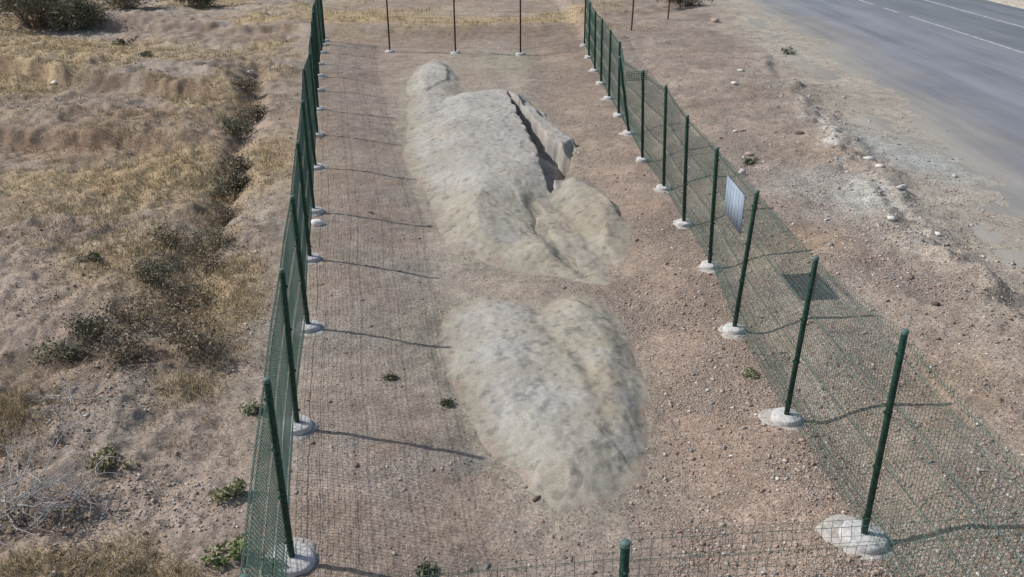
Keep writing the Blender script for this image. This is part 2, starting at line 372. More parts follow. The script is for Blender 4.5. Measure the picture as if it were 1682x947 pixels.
# ------------------------------------------------------------------ ground colours (albedo)
SOIL = np.array([.372, .304, .258]); SOIL_D = np.array([.290, .230, .188]); STRAW = np.array([.45, .350, .215]); PALE = np.array([.43, .395, .34])
CLAYG = np.array([.350, .322, .270]); HUMUS = np.array([.155, .125, .092]); RED = np.array([.335, .238, .178]); BLUEG = np.array([.385, .415, .42]); GREY = np.array([.325, .295, .265])
spots = []   # (x, y, rx, ry, colour, strength)
def spot(px, py, rx, ry, c, s=.8): x, y, z = at(px, py); spots.append((x, y, rx, ry, c, s))
for a in [(620, 30, 3.5, 2.5, STRAW*1.05, .9), (800, 40, 2.6, 1.8, np.array([.46, .34, .19]), .85), (700, 58, 4, .5, SOIL_D, .7), (620, 8, 3, 1.2, SOIL*.9, .7), (890, 55, 2, .7, SOIL_D, .7), (740, 4, 2, 1.2, SOIL, .6), (560, 20, 2, 2, STRAW, .8), (920, 30, 2, 2.5, STRAW, .8),
          (330, 20, 4, 2, PALE, .6), (250, 85, 3.5, 1.5, STRAW, .8), (60, 75, 4, 1.2, STRAW, .8), (300, 270, 2.2, 1.7, STRAW, .9), (230, 300, 2.2, 1.3, STRAW, .8), (120, 300, 2, 1, STRAW*.9, .7),
          (410, 260, 1.0, 2, STRAW*.95, .6), (230, 190, 3, .7, RED, .8), (200, 215, 2.6, .8, RED*.85, .7), (60, 180, 3, 1.4, SOIL*.9, .6), (60, 380, 1.7, 1.5, SOIL*.95, .9), (120, 480, 1.4, 1.0, SOIL*.95, .8),
          (330, 480, .9, .9, STRAW*.9, .7), (200, 430, .8, 1.0, STRAW, .7), (300, 560, 1.3, .45, HUMUS, .7), (270, 445, .8, 1.0, HUMUS, .5), (220, 585, .9, .4, HUMUS*.9, .7), (390, 300, .35, 1.2, HUMUS, .6),
          (30, 850, .35, .4, HUMUS*.8, .7), (250, 640, 1.1, .35, GREY, .7), (150, 700, .8, .5, GREY, .6), (80, 925, .5, .2, STRAW*.8, .6), (310, 640, .4, .3, STRAW, .8),
          (330, 800, .5, .8, SOIL, .8), (440, 180, .5, 4, SOIL, .6), (430, 560, .5, 1.0, PALE, .5), (350, 700, .5, .6, SOIL, .7),
          (880, 88, 2.6, 1.4, CLAYG*.95, .8), (790, 98, 1.6, 1.2, CLAYG, .7), (960, 190, .8, 2.6, CLAYG*.92, .7), (640, 120, 1.6, 3, SOIL*.95, .6), (985, 240, .6, 2, CLAYG*.9, .5),
          (600, 220, 1.2, 4, SOIL*.92, .6), (740, 445, .9, .7, CLAYG*.88, .6), (880, 110, 2.2, 2.0, np.array([.325, .31, .25]), .7), (965, 225, .5, 2.5, np.array([.33, .31, .25]), .7), (1000, 175, .5, 3, GREY, .5), (700, 470, .5, 1.2, GREY, .6), (870, 455, 1.1, .5, SOIL*.9, .7), (780, 760, .16, .2, BLUEG*.9, .5), (690, 560, .4, .7, CLAYG*.9, .4),
          (1010, 470, .6, .6, SOIL*1.05, .6), (1000, 830, .6, .5, SOIL, .5), (1250, 780, .7, .7, SOIL, .3),
          (1370, 250, 1.2, 1.5, RED*1.15, .6), (1290, 225, 1.4, 1.5, SOIL*1.05, .6), (1180, 110, 2, 5, SOIL*1.03, .7), (1350, 300, .8, .9, BLUEG*1.05, .7), (1430, 340, .9, 1.2, BLUEG*1.1, .8), (1500, 380, .7, .9, PALE*1.05, .8),
          (1440, 230, 1.0, 1.6, BLUEG, .8), (1530, 265, 1.1, 1.6, BLUEG*1.04, .95), (1340, 130, 1.2, 5, PALE*.88, .7), (1420, 190, 1.2, 3, PALE*.86, .7), (1600, 380, 1.5, 2, PALE*.92, .7), (1660, 500, 1, 1.2, PALE*.88, .7), (1300, 70, 1.4, 5, PALE*.9, .7),
          (1560, 640, .7, .7, RED*1.05, .45), (1640, 700, .5, .6, SOIL, .6), (1320, 390, .8, .8, RED*1.1, .5), (1240, 10, 2, 5, PALE*.9, .6), (1020, 20, 2, 3, SOIL*.95, .6), (930, 850, .5, .5, SOIL, .4)]:
    spot(*a)
def straw_mask(x, y):
    u = x-xL(y); lf = ss(.3, 1.2, -u); far = ss(35, 36.2, y)*ss(8.5, 6, x)
    m = ss(-.05, .35, fbm(x, y, 2.6, 4, 101)+.02)*np.maximum(lf, far*.6)
    for (sx, sy, rx, ry, c, s) in spots:
        g = np.exp(-((x-sx)/rx)**2-((y-sy)/ry)**2)
        yel = (c[0]-c[2])/c[0]
        if yel > .42: m = np.maximum(m, g*s)
        elif sx < 5: m = m*(1-g*s*.8)
    return np.clip(m, 0, 1)
def ground_col(x, y):
    x = np.asarray(x, float); y = np.asarray(y, float)
    u = x-xL(y); lf = ss(.2, 1.0, -u); ins = near_w(x, y)
    c = np.ones(x.shape+(3,))*SOIL
    def blend(c, col, m): return c*(1-m[..., None])+col*m[..., None]
    c = blend(c, SOIL_D*1.12, .6*ss(-.1, .5, fbm(x, y, 1.6, 4, 111)))
    c = blend(c, PALE, .5*ss(.0, .5, fbm(x, y, 2.3, 4, 112))*(1-ins*.5))
    c = blend(c, GREY, .55*ss(.0, .4, fbm(x, y, .9, 4, 113)))
    c = blend(c, HUMUS*1.15, .75*lf*ss(.12, .45, fbm(x, y*1.3, .55, 4, 115)))
    c = blend(c, RED*.9, .5*lf*ss(.05, .4, fbm(x, y*1.3, 1.7, 4, 116)))
    far = ss(35, 36.5, y)*ss(9, 7, x)
    c = blend(c, SOIL_D*1.15, .5*lf*ss(-.2, .4, fbm(x, y, 1.3, 4, 114)))
    c = blend(c, STRAW, .85*straw_mask(x, y))
    c = blend(c, HUMUS, .75*lf*ss(.30+.35*ss(13.5, 11.5, y), .05, polydist(x+.3*fbm(x, y, .7, 3, 121), y, TRENCH))*ss(-.2, .4, fbm(x, y, .6, 3, 122)+.2))
    for B in (BERM, BERM2):
        P_ = np.array(B); v_ = y-np.interp(x, P_[:, 0], P_[:, 1])+.55*fbm(x, y*.3, 1.6, 4, 46)
        c = blend(c, RED*.74, .8*lf*ss(-1.1, -.2, v_)*ss(.35, .0, v_)*ss(P_[-1, 0]+1, P_[-1, 0]-1, x)*ss(-.5, .1, fbm(x, y, .8, 3, 123)))
    wob = .35*fbm(x, y, .6, 3, 130)
    e = edge_x(y)-x
    c = blend(c, PALE*1.02, .85*ss(3.4, .8, e+.8*fbm(x, y, 1.5, 4, 132)))
    for (sx, sy, rx, ry, col, s) in spots:
        g = np.exp(-(((x-sx)/rx)**2+((y-sy)/ry)**2)*(1+wob)); c = blend(c, col, np.clip(g*s*(1+.5*fbm(x, y, .5, 3, 131)), 0, 1))
    # pale dust beside the asphalt
    c = blend(c, GREY*1.05, .5*ss(1.0, -.8, e))
    c = blend(c, PALE*1.25, ss(23.0, 23.6, x))
    # white chalky rubble ridge
    rd = np.exp(-((x-(edge_x(y)-2.5))/.35)**2)*ss(24, 20, y)*ss(11.5, 14, y)
    c = blend(c, np.array([.68, .66, .62]), np.clip(rd*ss(.0, .35, fbm(x, y, .35, 4, 133))*.95, 0, 1))
    # clay wash around the mounds
    q = mounds_inside(x, y)
    c = blend(c, CLAYG*.98, ins*.75*ss(-.5, .0, q+.25*fbm(x, y, .5, 4, 134)))
    # fine grain
    c = blend(c, np.array([.385, .288, .232]), .6*ins*ss(1.2, 2.4, x))
    c = c*(1+.14*fbm(x, y, .16, 3, 140)[..., None])*(1+.10*fbm(x, y, .045, 2, 141)[..., None])
    return np.clip(c, .02, .9)

# ------------------------------------------------------------------ ground sheet
yd = 3.0*(62/3.0)**(np.linspace(0, 1, 880))
ys = np.concatenate([[-900, -200, -60, -20, -6, 0, 1.5], yd, [70, 85, 110, 160, 300, 1200]])
tt = np.linspace(-.9, .9, 860); te = np.linspace(.93, 2.0, 50)
ts = np.concatenate([-te[::-1], tt, te])
wy = np.clip(ys, 3, 62)+1.2
X = ts[None, :]*wy[:, None]
X = np.concatenate([np.full((len(ys), 1), -1200.), np.full((len(ys), 1), -260.), X, np.full((len(ys), 1), 260.), np.full((len(ys), 1), 1200.)], 1)
Y = np.repeat(ys[:, None], X.shape[1], 1)
Z = H0(X, Y)
qm = mounds_inside(X, Y)
MH = np.maximum(mound_h(X, Y, M1), mound_h(X, Y, M2)); Z = Z-1.4*ss(.07, .16, MH)                       # the sheet dips away under the two rock mounds
GC = ground_col(X, Y)
nr, nc = X.shape
idx = np.arange(nr*nc).reshape(nr, nc)
Fq = np.stack([idx[:-1, :-1], idx[:-1, 1:], idx[1:, 1:], idx[1:, :-1]], -1).reshape(-1, 4)
u_ = X-xL(Y); right_ = ss(.9, 2.0, X+.5*fbm(X, Y, 1, 3, 160))*ss(-.2, 2.0, edge_x(Y)-X)
GV = right_*(.22+.75*ss(-.4, .4, fbm(X, Y, .9, 3, 161)))+(1-right_)*np.where(u_ > 0, .10, .14)*(1+fbm(X, Y, .7, 3, 163)); GV = np.clip(GV*ss(1.2, 3.5, edge_x(Y)-X), 0, 1)
GV = np.where((Y > 35.5) & (X < 5), .06, GV)
g = mesh_obj('ground', np.stack([X, Y, Z], -1).reshape(-1, 3), Fq, MAT['earth'], col=np.concatenate([GC, GV[..., None]], -1).reshape(-1, 4), smooth=True)
tag(g, kind='structure')

# ------------------------------------------------------------------ road
ry = np.concatenate([[-300, -80, -20], np.arange(0, 62, .25), [70, 90, 140, 300, 900]]); rx = np.concatenate([np.arange(0, 4, .1), np.arange(4, 16, .4), [16.0]])
RX = edge_x(ry)[:, None]-2.4+rx[None, :]*((23.5-(edge_x(ry)-2.4))/16.0)[:, None]; RY = np.repeat(ry[:, None], len(rx), 1)
RZ = np.full(RX.shape, ROAD_Z)-.10*ss(1.2, 2.2, (edge_x(RY)-RX))
e = RX-edge_x(RY)
ASPH = np.array([.205, .218, .250]); ASPH2 = np.array([.175, .190, .215])
dust = np.clip(ss(2.4, -.6, e+1.0*fbm(RX, RY*.4, 1.0, 4, 151))*.85, 0, 1)[..., None]
rc = ASPH*(1-ss(17.5, 18.2, RX)[..., None])+ASPH2*ss(17.5, 18.2, RX)[..., None]
for cx_, am in ((13.9, .10), (15.9, .10), (19.3, -.06)):
    rc = rc*(1+am*np.exp(-((RX-cx_)/.35)**2)[..., None])
rc = rc*(1-dust)+PALE*.78*dust
ii = np.arange(RX.size).reshape(RX.shape)
Fr = np.stack([ii[:-1, :-1], ii[:-1, 1:], ii[1:, 1:], ii[1:, :-1]], -1).reshape(-1, 4)
road = mesh_obj('road', np.stack([RX, RY, RZ], -1).reshape(-1, 3), Fr, MAT['asphalt'], col=rc.reshape(-1, 3), smooth=True); tag(road, kind='structure')
def marking(x, y0, y1, w, name='road_marking'):
    n = max(2, int((y1-y0)/.3)); yy = np.linspace(y0, y1, n)
    j = .012*np.array([random.uniform(-1, 1) for _ in yy])
    V = [(x-w/2+j[i], yy[i], ROAD_Z+.004) for i in range(n)]+[(x+w/2+j[-1-i], yy[i], ROAD_Z+.004) for i in range(n)]
    return V, [(i, n+i, n+i+1, i+1) for i in range(n-1)]
mk = MB()
for y0, y1 in ((27.6, 38.0), (39.2, 40.7), (41.8, 43.6), (46, 49), (52, 55), (14, 24), (2, 10)): mk.add(*marking(17.72, y0, y1, .13))
mk.add(*marking(20.7, -60, 120, .14))
tag(mk.build('road_marking', MAT['paint']), kind='structure')

# ------------------------------------------------------------------ the two rock mounds
def PX3(l): return [flat(a, b, .05) for a, b in l]
def mound(name, ML, label, seed, step, tint):
    P = np.array([v[:2] for _, vs in ML for v in vs]); x0, y0 = P.min(0)-.35; x1, y1 = P.max(0)+.35
    xs = np.arange(x0, x1, step); ys_ = np.arange(y0, y1, step*1.25)
    X, Y = np.meshgrid(xs, ys_)
    h = mound_h(X, Y, ML)
    rough = ss(.0, .08, h)
    det = .022*fbm(X, Y, .9, 3, seed)+.007*fbm(X, Y, .22, 3, seed+7)+.010*fbm(X, Y, .07, 2, seed+9)
    led = fbm(X+.5*Y, Y*.5, .8, 3, seed+4); det = det+.016*ss(-.015, .02, led)-.008
    cr = crack(X, Y) if ML is M1 else 0
    fw = .10*fbm(X, Y, .4, 3, seed+40)
    if ML is M1: FL = [(PX3([(872, 318), (892, 366), (925, 405), (962, 432)]), .075, .13), (PX3([(918, 322), (948, 362), (985, 398), (1012, 432)]), .055, .15), (PX3([(1003, 312), (1018, 336), (1030, 352)]), .07, .07), (PX3([(745, 345), (790, 385), (850, 398)]), .03, .16)]
    else: FL = [(PX3([(886, 490), (888, 520), (915, 556), (950, 580)]), .032, .12), (PX3([(955, 585), (985, 640), (1000, 700)]), .035, .12)]
    furrow = sum(dp*np.exp(-((polydist(X, Y, pl)+fw)/wd)**2) for pl, dp, wd in FL); cr = cr+furrow
    gz = H0(X, Y)
    Z = gz+h+rough*det-cr-.012
    out = ss(0, -.12, h); Z = Z-.25*out
    base = np.ones(X.shape+(3,))*np.array([.405, .393, .372])*tint
    def bl(c, col, m): m = np.clip(m, 0, 1)[..., None]; return c*(1-m)+np.array(col)*m
    c = bl(base, (.385, .378, .365), .5*ss(-.1, .4, fbm(X, Y, .6, 4, seed+20)))
    if ML is M1: low = ss(17.8, 15.2, Y+.5*fbm(X, Y, .9, 3, seed+29)-.8*ss(.5, 2, X))
    else: low = ss(.55, 1.15, X+.4*fbm(X, Y, .7, 3, seed+29)+.10*(Y-9.5))
    c = bl(c, (.405, .37, .305), .75*low*ss(-.5, .2, fbm(X, Y, .5, 3, seed+21)))
    c = bl(c, (.345, .305, .245), .7*low*ss(.0, .4, fbm(X, Y*.6, .6, 3, seed+30)))
    c = bl(c, (.42, .365, .31), .45*ss(.1, .5, fbm(X, Y, .9, 3, seed+22)))
    c = bl(c, (.355, .33, .26), .35*ss(.35, .12, h)*ss(-.2, .3, fbm(X, Y, .6, 3, seed+23)+.1))
    c = bl(c, (.30, .275, .22), .6*np.clip(furrow/.06, 0, 1))
    # wash line of soil at the rim
    c = bl(c, CLAYG*1.02, .8*ss(.10, .015, h+.04*fbm(X, Y, .5, 4, seed+28)))
    c = bl(c, SOIL*.98, .9*ss(.035, .0, h+.04*fbm(X, Y, .3, 4, seed+24)))
    pit = ss(.30, .52, fbm(X, Y, .11, 3, seed+25)); c = c*(1-.30*pit[..., None])
    c = c*(1+.12*fbm(X, Y, .06, 3, seed+26)[..., None])
    keep = (h > -.34)
    ii = np.arange(X.size).reshape(X.shape)
    F = np.stack([ii[:-1, :-1], ii[:-1, 1:], ii[1:, 1:], ii[1:, :-1]], -1)
    kf = keep[:-1, :-1] & keep[:-1, 1:] & keep[1:, 1:] & keep[1:, :-1]
    F = F[kf]; used = np.unique(F); mp = np.full(X.size, -1); mp[used] = np.arange(len(used))
    V = np.stack([X, Y, Z], -1).reshape(-1, 3)[used]; cx, cy = V[:, 0].mean(), V[:, 1].mean()
    o = mesh_obj(name, V-np.array([cx, cy, 0]), mp[F], MAT['clay'], col=c.reshape(-1, 3)[used], smooth=True, loc=(cx, cy, 0))
    tag(o, label, 'rock mound', 'pale rock mounds inside the fence')
    return o
mound('rock_mound', M1, 'long pale grey rock mound with black crevices on its right side, farther from the viewer', 200, .028, 1.0)
mound('rock_mound', M2, 'smaller smooth pale rock mound without crevices, nearer to the viewer', 300, .020, 1.0)

# ------------------------------------------------------------------ fences
def post_mesh(h, rad=.030):
    m = MB(); m.lathe([(0, -.05), (rad, -.05), (rad, h-.012), (rad*.9, h-.004)], 14); return m
def wire(m, a, b, r):
    m.tube([a, b] if len(a) == 3 and np.ndim(a) == 1 else a, r, 4, cap=False)
def panel(p0, p1, z0a, z0b, z1a, z1b, off, cell=.05, r=.0019, fold=.035):
    """welded mesh with V-shaped stiffening folds; p0/p1 are plan points, off the plan normal of the folds"""
    m = MB(); p0 = np.array(p0); p1 = np.array(p1); L = np.linalg.norm(p1-p0); n = max(2, int(round(L/cell))); off = np.array(off)
    folds = [.10, .38, .66, .94]
    prof = []
    for f in folds: prof += [(f-.035, 0), (f, fold), (f+.035, 0)]
    prof = [(0., 0.)]+prof+[(1., 0.)]
    sag = random.uniform(-.02, .02)
    def P(s, t):
        q = p0+(p1-p0)*s; a = z0a+(z0b-z0a)*s; b = z1a+(z1b-z1a)*s
        d = 0
        for (ta, da), (tb, db) in zip(prof[:-1], prof[1:]):
            if ta <= t <= tb: d = da+(db-da)*(t-ta)/(tb-ta)
        d += sag*math.sin(math.pi*s)
        q = q+off*d
        return (q[0], q[1], a+(b-a)*t)
    for i in range(n+1):
        s = .01+.98*i/n; m.tube([P(s, t) for t, _ in prof], r, 4, cap=False)
    k = int(round((z1a-z0a)/.055)); hs = [j/k for j in range(k+1)]
    for t in hs: m.tube([P(.01, t), P(.5, t), P(.99, t)], r, 4, cap=False)
    for f in folds:
        for df in (-.035, .035): m.tube([P(.01, f+df), P(.5, f+df), P(.99, f+df)], r*1.6, 4, cap=False)
    return m
def ray_at_y(px, py, y):
    d = ray(px, py); t = y/d[1]; return t*d[0], CAM_H+t*d[2]
LB = [(481, 925), (489, 703), (507, 540), (510, 428), (516, 347), (519, 276), (522, 223), (523, 181), (523, 148), (524, 125), (525, 107), (529, 87), (533, 75), (534, 68)]
LT = [(438, 622), (463, 442), (480, 322), (489, 232), (497, 165), (499, 112)]
RB = [(1417, 887), (1290, 690), (1205, 545), (1165, 440), (1123, 368), (1090, 310), (1055, 264), (1033, 221), (1016, 190), (1000, 162), (987, 138), (977, 117), (967, 95), (960, 76)]
RTp = [(1487, 542), (1341, 422), (1244, 313), (1178, 242), (1129, 189), (1094, 140), (1056, 115), (1018, 95), (1018, 68), (1003, 48), (989, 30), (978, 17), (969, 3)]
def layout(B, T):
    out = []
    for i, b in enumerate(B):
        x, y = flat(*b); z = Hs(x, y)
        if i < len(T): tx, tz = ray_at_y(*T[i], y); tz = min(max(tz, 1.85), 2.2)
        else: tx, tz = x, 1.97
        out.append(((x, y, z), (tx, tz)))
    return out
LP = layout(LB, LT); RP = layout(RB, RTp)
x0L, y0L = -1.44, 4.08
LP = [((x0L, y0L, Hs(x0L, y0L)), (x0L, 1.98))]+LP
RP = [((3.52, 4.38, Hs(3.52, 4.38)), (3.60, 2.05))]+RP
def footing(seed, big=1.0, spill=True):
    m = MB(); r = .172*big
    m.lathe([(r*1.03, -.06), (r*1.03, .03), (r*1.0, .058), (r*.95, .070), (r*.90, .074), (r*.45, .080), (.0, .082)], 32, .035, seed)
    s = MB(); s.lathe([(r*1.6, -.04), (r*1.45, .004), (r*1.25, .012), (r*.9, .018), (0, .018)], 36, .16, seed+5, ctr=(random.uniform(-.04, .02), random.uniform(-.04, .0), 0))
    for q, am in ((m, .010), (s, .006)):
        V = q.V[0]; V[:, 2] += am*fbm(V[:, 0]*9+seed, V[:, 1]*9, 1.0, 3, seed); V[:, :2] *= (1+am*7*fbm(V[:, 0]*7, V[:, 1]*7+V[:, 2]*20, 1.0, 3, seed+1))[:, None]
    return m, s
clipm = MB(); clipm.lathe([(.0305, -.012), (.033, -.008), (.033, .008), (.0305, .012)], 12)
clipm.box((.037, 0, 0), (.018, .018, .02))
clip0 = None
def build_post(root, base, top, seed, side, near, mat, big=1.0, foot=True, origin=(0, 0, 0), lean_y=0):
    global clip0
    (x, y, z), (tx, tz) = base, top
    L = math.sqrt((tx-x)**2+lean_y**2+(tz-z)**2)
    o = post_mesh(L).build('post', mat, root, smooth=True); me = o.data
    o.location = (x-origin[0], y-origin[1], z-origin[2])
    v = Vector((tx-x, lean_y, tz-z)); o.rotation_euler = v.to_track_quat('Z', 'Y').to_euler()
    cp = MB(); cp.lathe([(.032, -.03), (.033, .0), (.028, .006), (0, .008)], 14)
    cc = cp.build('cap', MAT['cap'] if mat is not MAT['rust'] else mat, o, smooth=True, loc=(0, 0, L))
    if near:
        for f in (.12, .38, .64, .9):
            if clip0 is None: clip0 = clipm.build('clip', MAT['green'], o, loc=(0, 0, L*f)); c = clip0
            else: c = clip0.copy(); C.objects.link(c); c.parent = o; c.location = (0, 0, L*f)
            c.rotation_euler = (0, 0, math.pi/2 if side > 0 else -math.pi/2)
    if foot:
        m, s = footing(seed, big)
        ft = m.build('footing', MAT['concrete'], root, smooth=True, loc=(x-origin[0], y-origin[1], z-origin[2]))
        ft.rotation_euler = (R(random.uniform(-3, 3)), R(random.uniform(-3, 3)), random.uniform(0, 6))
        if near or seed % 2 == 0:
            s.build('concrete_spill', MAT['spill'], ft, smooth=True)
    return o
def fence(name, label, P, side, mat, wmat, nrm, nclip=5, foot=lambda i: True, start_post=0, big=lambda i: 1.0, cell=.05, r=.0020, seed=0, skipp=(), fold=.03, mt=None):
    ox, oy, oz = P[0][0]; root = empty(name, (ox, oy, oz)); tag(root, label, 'fence', 'fences around the rock mounds')
    for i, (b, t) in enumerate(P):
        if i < start_post: continue
        if i in skipp: continue
        build_post(root, b, t, seed+i, side, i <= nclip, mat, big(i), foot(i), (ox, oy, oz))
    for i in range(len(P)-1):
        (b0, t0), (b1, t1) = P[i], P[i+1]
        nx, ny = nrm[0]*.036, nrm[1]*.036
        m = panel((b0[0]+nx-ox, b0[1]+ny-oy), (b1[0]+nx-ox, b1[1]+ny-oy), b0[2]+.05-oz, b1[2]+.05-oz, (mt[i][0] if mt else t0[1]-.06)-oz, (mt[i][1] if mt else t1[1]-.06)-oz, nrm, cell, r, fold)
        # lean of the tops
        V = np.concatenate(m.V); F = np.concatenate(m.F)
        s = np.clip((V[:, 1]-(b0[1]-oy))/((b1[1]-b0[1]) or 1), 0, 1) if abs(b1[1]-b0[1]) > .5 else np.clip((V[:, 0]-(b0[0]-ox))/((b1[0]-b0[0]) or 1), 0, 1)
        hh = np.clip(V[:, 2]/2.0, 0, 1.1)
        V[:, 0] += hh*((t0[0]-b0[0])*(1-s)+(t1[0]-b1[0])*s)
        mesh_obj('mesh_panel', V, F, wmat, root)
    return root
bigR = {1: 1.22, 2: .95, 3: .85}
fence('mesh_fence', 'long green mesh fence along the left side, beside the dry grass field', LP, -1, MAT['green'], MAT['wire'], (-1, -.145), 5, start_post=0, big=lambda i: 1.15 if i == 1 else .95, r=.0023, seed=10, fold=.012)
fence('mesh_fence', 'long green mesh fence along the right side, with the sign hanging on it', RP, 1, MAT['green'], MAT['wire'], (1, 0), 5, big=lambda i: bigR.get(i, .82), seed=40, r=.0022)
NP_ = (.80, 4.27)
nearP = [((x0L+.05, y0L, Hs(x0L, y0L)), (x0L+.05, 1.98)), ((NP_[0], NP_[1], Hs(*NP_)), (NP_[0], 2.0)), ((3.52, 4.38, Hs(3.52, 4.38)), (3.60, 2.05))]
fence('mesh_fence', 'short green mesh fence crossing the bottom edge of the view with one post top showing', nearP, 1, MAT['green'], MAT['wire'], (0, -1), 2, seed=70, skipp=(0, 2), mt=[(1.94, 1.96), (2.10, 2.13)], cell=.06, r=.0015)
farP = []
for q in [(534, 68), (640, 78), (748, 80), (855, 82), (960, 76)]:
    x, y = flat(*q); farP.append(((x, y, Hs(x, y)), (x, 2.0)))
fence('mesh_fence', 'far cross fence on thin brown posts in front of the orange dry grass', farP, 1, MAT['rust'], MAT['rust'], (0, 1), -1, seed=90, skipp=(0, 4), r=.0012, cell=.08)
for (px, py), lb in (((1037, 50), 'thin brown post standing alone just right of the far end of the right fence'), ((1097, 32), 'thin brown post beside the dark shrub at the top edge')):
    x, y, z = at(px, py); m = MB(); m.tube([(0, 0, -.1), (.03, 0, 1.0), (.01, .02, 2.1)], .03, 8)
    tag(m.build('metal_post', MAT['rust'], loc=(x, y, z)), lb, 'post')
# loose flap of mesh tied beside a right post
xf, yf, zf = RP[7][0]
m = MB()
for i in range(9):
    m.tube([(-.42+.05*i, .0, 1.93+.01*math.sin(i)), (-.42+.05*i, .05, 1.84), (-.40+.05*i, .02, 1.74)], .006, 4)
for j in range(5): m.tube([(-.44, .01*j, 1.93-.045*j), (-.2, .03, 1.94-.045*j), (.02, 0, 1.95-.045*j)], .006, 4)
tag(m.build('mesh_scrap', MAT['wire'], loc=(xf, yf, zf)), 'rolled scrap of green wire mesh tied to the top of a right fence post', 'wire mesh')

# sign on the right fence
root = empty('sign_board', (3.455, 11.78, 1.48)); tag(root, 'blue white sign board hanging on the right fence, seen from behind', 'sign')
m = MB(); m.box((0, 0, 0), (.012, .90, .56)); m.build('panel', MAT['sign'], root)
m = MB()
for k in range(6): m.box((-.0085, -.36+.144*k, 0), (.003, .030, .52))
m.build('rib', MAT['signframe'], root)
for k in (-1, 1):
    for j in (-1, 1):
        m = MB(); m.tube([(.004, .42*k, .25*j), (.055, .42*k, .25*j)], .006, 6); m.build('tie', MAT['green'], root)

# ------------------------------------------------------------------ gravel (uncountable)
def ico(sub=1):
    import bmesh
    bm = bmesh.new(); bmesh.ops.create_icosphere(bm, subdivisions=sub, radius=1)
    V = np.array([v.co[:] for v in bm.verts]); F = np.array([[v.index for v in f.verts] for f in bm.faces]); bm.free(); return V, F
def hull(n, seed):
    import bmesh
    rs = np.random.default_rng(seed); p = rs.normal(0, 1, (n, 3)); p /= np.linalg.norm(p, axis=1)[:, None]; p *= rs.uniform(.75, 1.1, (n, 1))*np.array([rs.uniform(1.0, 1.5), rs.uniform(.7, 1.0), rs.uniform(.5, .8)])
    bm = bmesh.new(); [bm.verts.new(q) for q in p]; r = bmesh.ops.convex_hull(bm, input=bm.verts[:])
    for v in [v for v in bm.verts if not v.link_faces]: bm.verts.remove(v)
    bmesh.ops.triangulate(bm, faces=bm.faces[:]); bm.verts.index_update()
    V = np.array([v.co[:] for v in bm.verts]); F = np.array([[v.index for v in f.verts] for f in bm.faces]); bm.free(); return V, F
def stones(N, x, y, size, cols):
    T = [hull(11, 500+k) for k in range(20)]; t = RNG.integers(0, 20, N); a = RNG.uniform(0, 6.28, N); z = H0(x, y)
    VV, FF, CC, n0 = [], [], [], 0
    for k, (tv, tf) in enumerate(T):
        m = t == k; K = int(m.sum())
        if not K: continue
        ca, sa = np.cos(a[m])[:, None], np.sin(a[m])[:, None]; sz = size[m][:, None]
        vx = tv[:, 0]*ca-tv[:, 1]*sa; vy = tv[:, 0]*sa+tv[:, 1]*ca
        VV.append(np.stack([x[m][:, None]+vx*sz, y[m][:, None]+vy*sz, z[m][:, None]+sz*(tv[:, 2]+.2)], -1).reshape(-1, 3))
        FF.append((tf[None]+(np.arange(K)*len(tv))[:, None, None]).reshape(-1, 3)+n0); n0 += K*len(tv); CC.append(np.repeat(cols[m], len(tv), 0))
    return np.concatenate(VV), np.concatenate(FF), np.concatenate(CC)
def scatter(N, y0, y1, xf, dens):
    """random ground points, denser near (areas fall off with distance squared)"""
    xs, ys_ = [], []
    n = 0
    while n < N:
        k = N*3; y = 1/(1/y0+(1/y1-1/y0)*RNG.uniform(0, 1, k)); lo, hi = xf(y); x = lo+(hi-lo)*RNG.uniform(0, 1, k)
        w = (hi-lo)/np.maximum(y, 1); keep = RNG.uniform(0, 1, k) < dens(x, y)*np.clip(w/2.2, .1, 1)
        x, y = x[keep], y[keep]; xs.append(x); ys_.append(y); n += len(x)
        if len(x) < 5: break
    return np.concatenate(xs)[:N], np.concatenate(ys_)[:N]
def gdens(x, y):
    u = x-xL(y); right = ss(1.0, 2.0, x+.6*fbm(x, y, 1, 2, 160))*ss(.0, 1.4, edge_x(y)-x)
    patch = .25+.95*ss(-.3, .4, fbm(x, y, .9, 3, 161))
    d = np.where(x > 1.0, right*patch+.07, np.where(u > 0, .06*patch, .16*ss(-.2, .3, fbm(x, y, .8, 3, 162))))
    q = mounds_inside(x, y); d = d*np.where(q > .05, .0, 1)
    d = d*np.where((x > 3.6) & (y > 22), .7, 1)
    return np.clip(d*ss(40, 34, y), 0, 1)
N = 150000
x, y = scatter(N, 3.6, 38, lambda y: (-.75*(y+1), .75*(y+1)+0*y), gdens); N = len(x)
size = .0055+.0040*RNG.pareto(2.8, N); size = np.clip(size*(.95+.035*y)*np.where(x < xL(y), 1.5, 1), .004, .034)
pal = np.array([[.42, .32, .255], [.34, .265, .22], [.28, .19, .145], [.46, .40, .35], [.30, .29, .285], [.60, .57, .53], [.22, .17, .14]])
pc = RNG.choice(len(pal), N, p=[.24, .20, .15, .18, .09, .08, .06]); cols = pal[pc]*RNG.uniform(.85, 1.15, (N, 1))
k = 2600; yy = RNG.uniform(10.5, 25, k); xx = edge_x(yy)-2.4+RNG.normal(0, 1, k)*(.35+.04*(yy-10))-.8*np.abs(RNG.normal(0, 1, k))*(yy < 18)
sz = .008+.012*RNG.pareto(2.8, k); sz = np.clip(sz, 0, .06); cc = np.array([[.58, .57, .54], [.46, .45, .43], [.40, .41, .41], [.33, .31, .29]])[RNG.choice(4, k, p=[.3, .3, .25, .15])]*RNG.uniform(.85, 1.1, (k, 1))
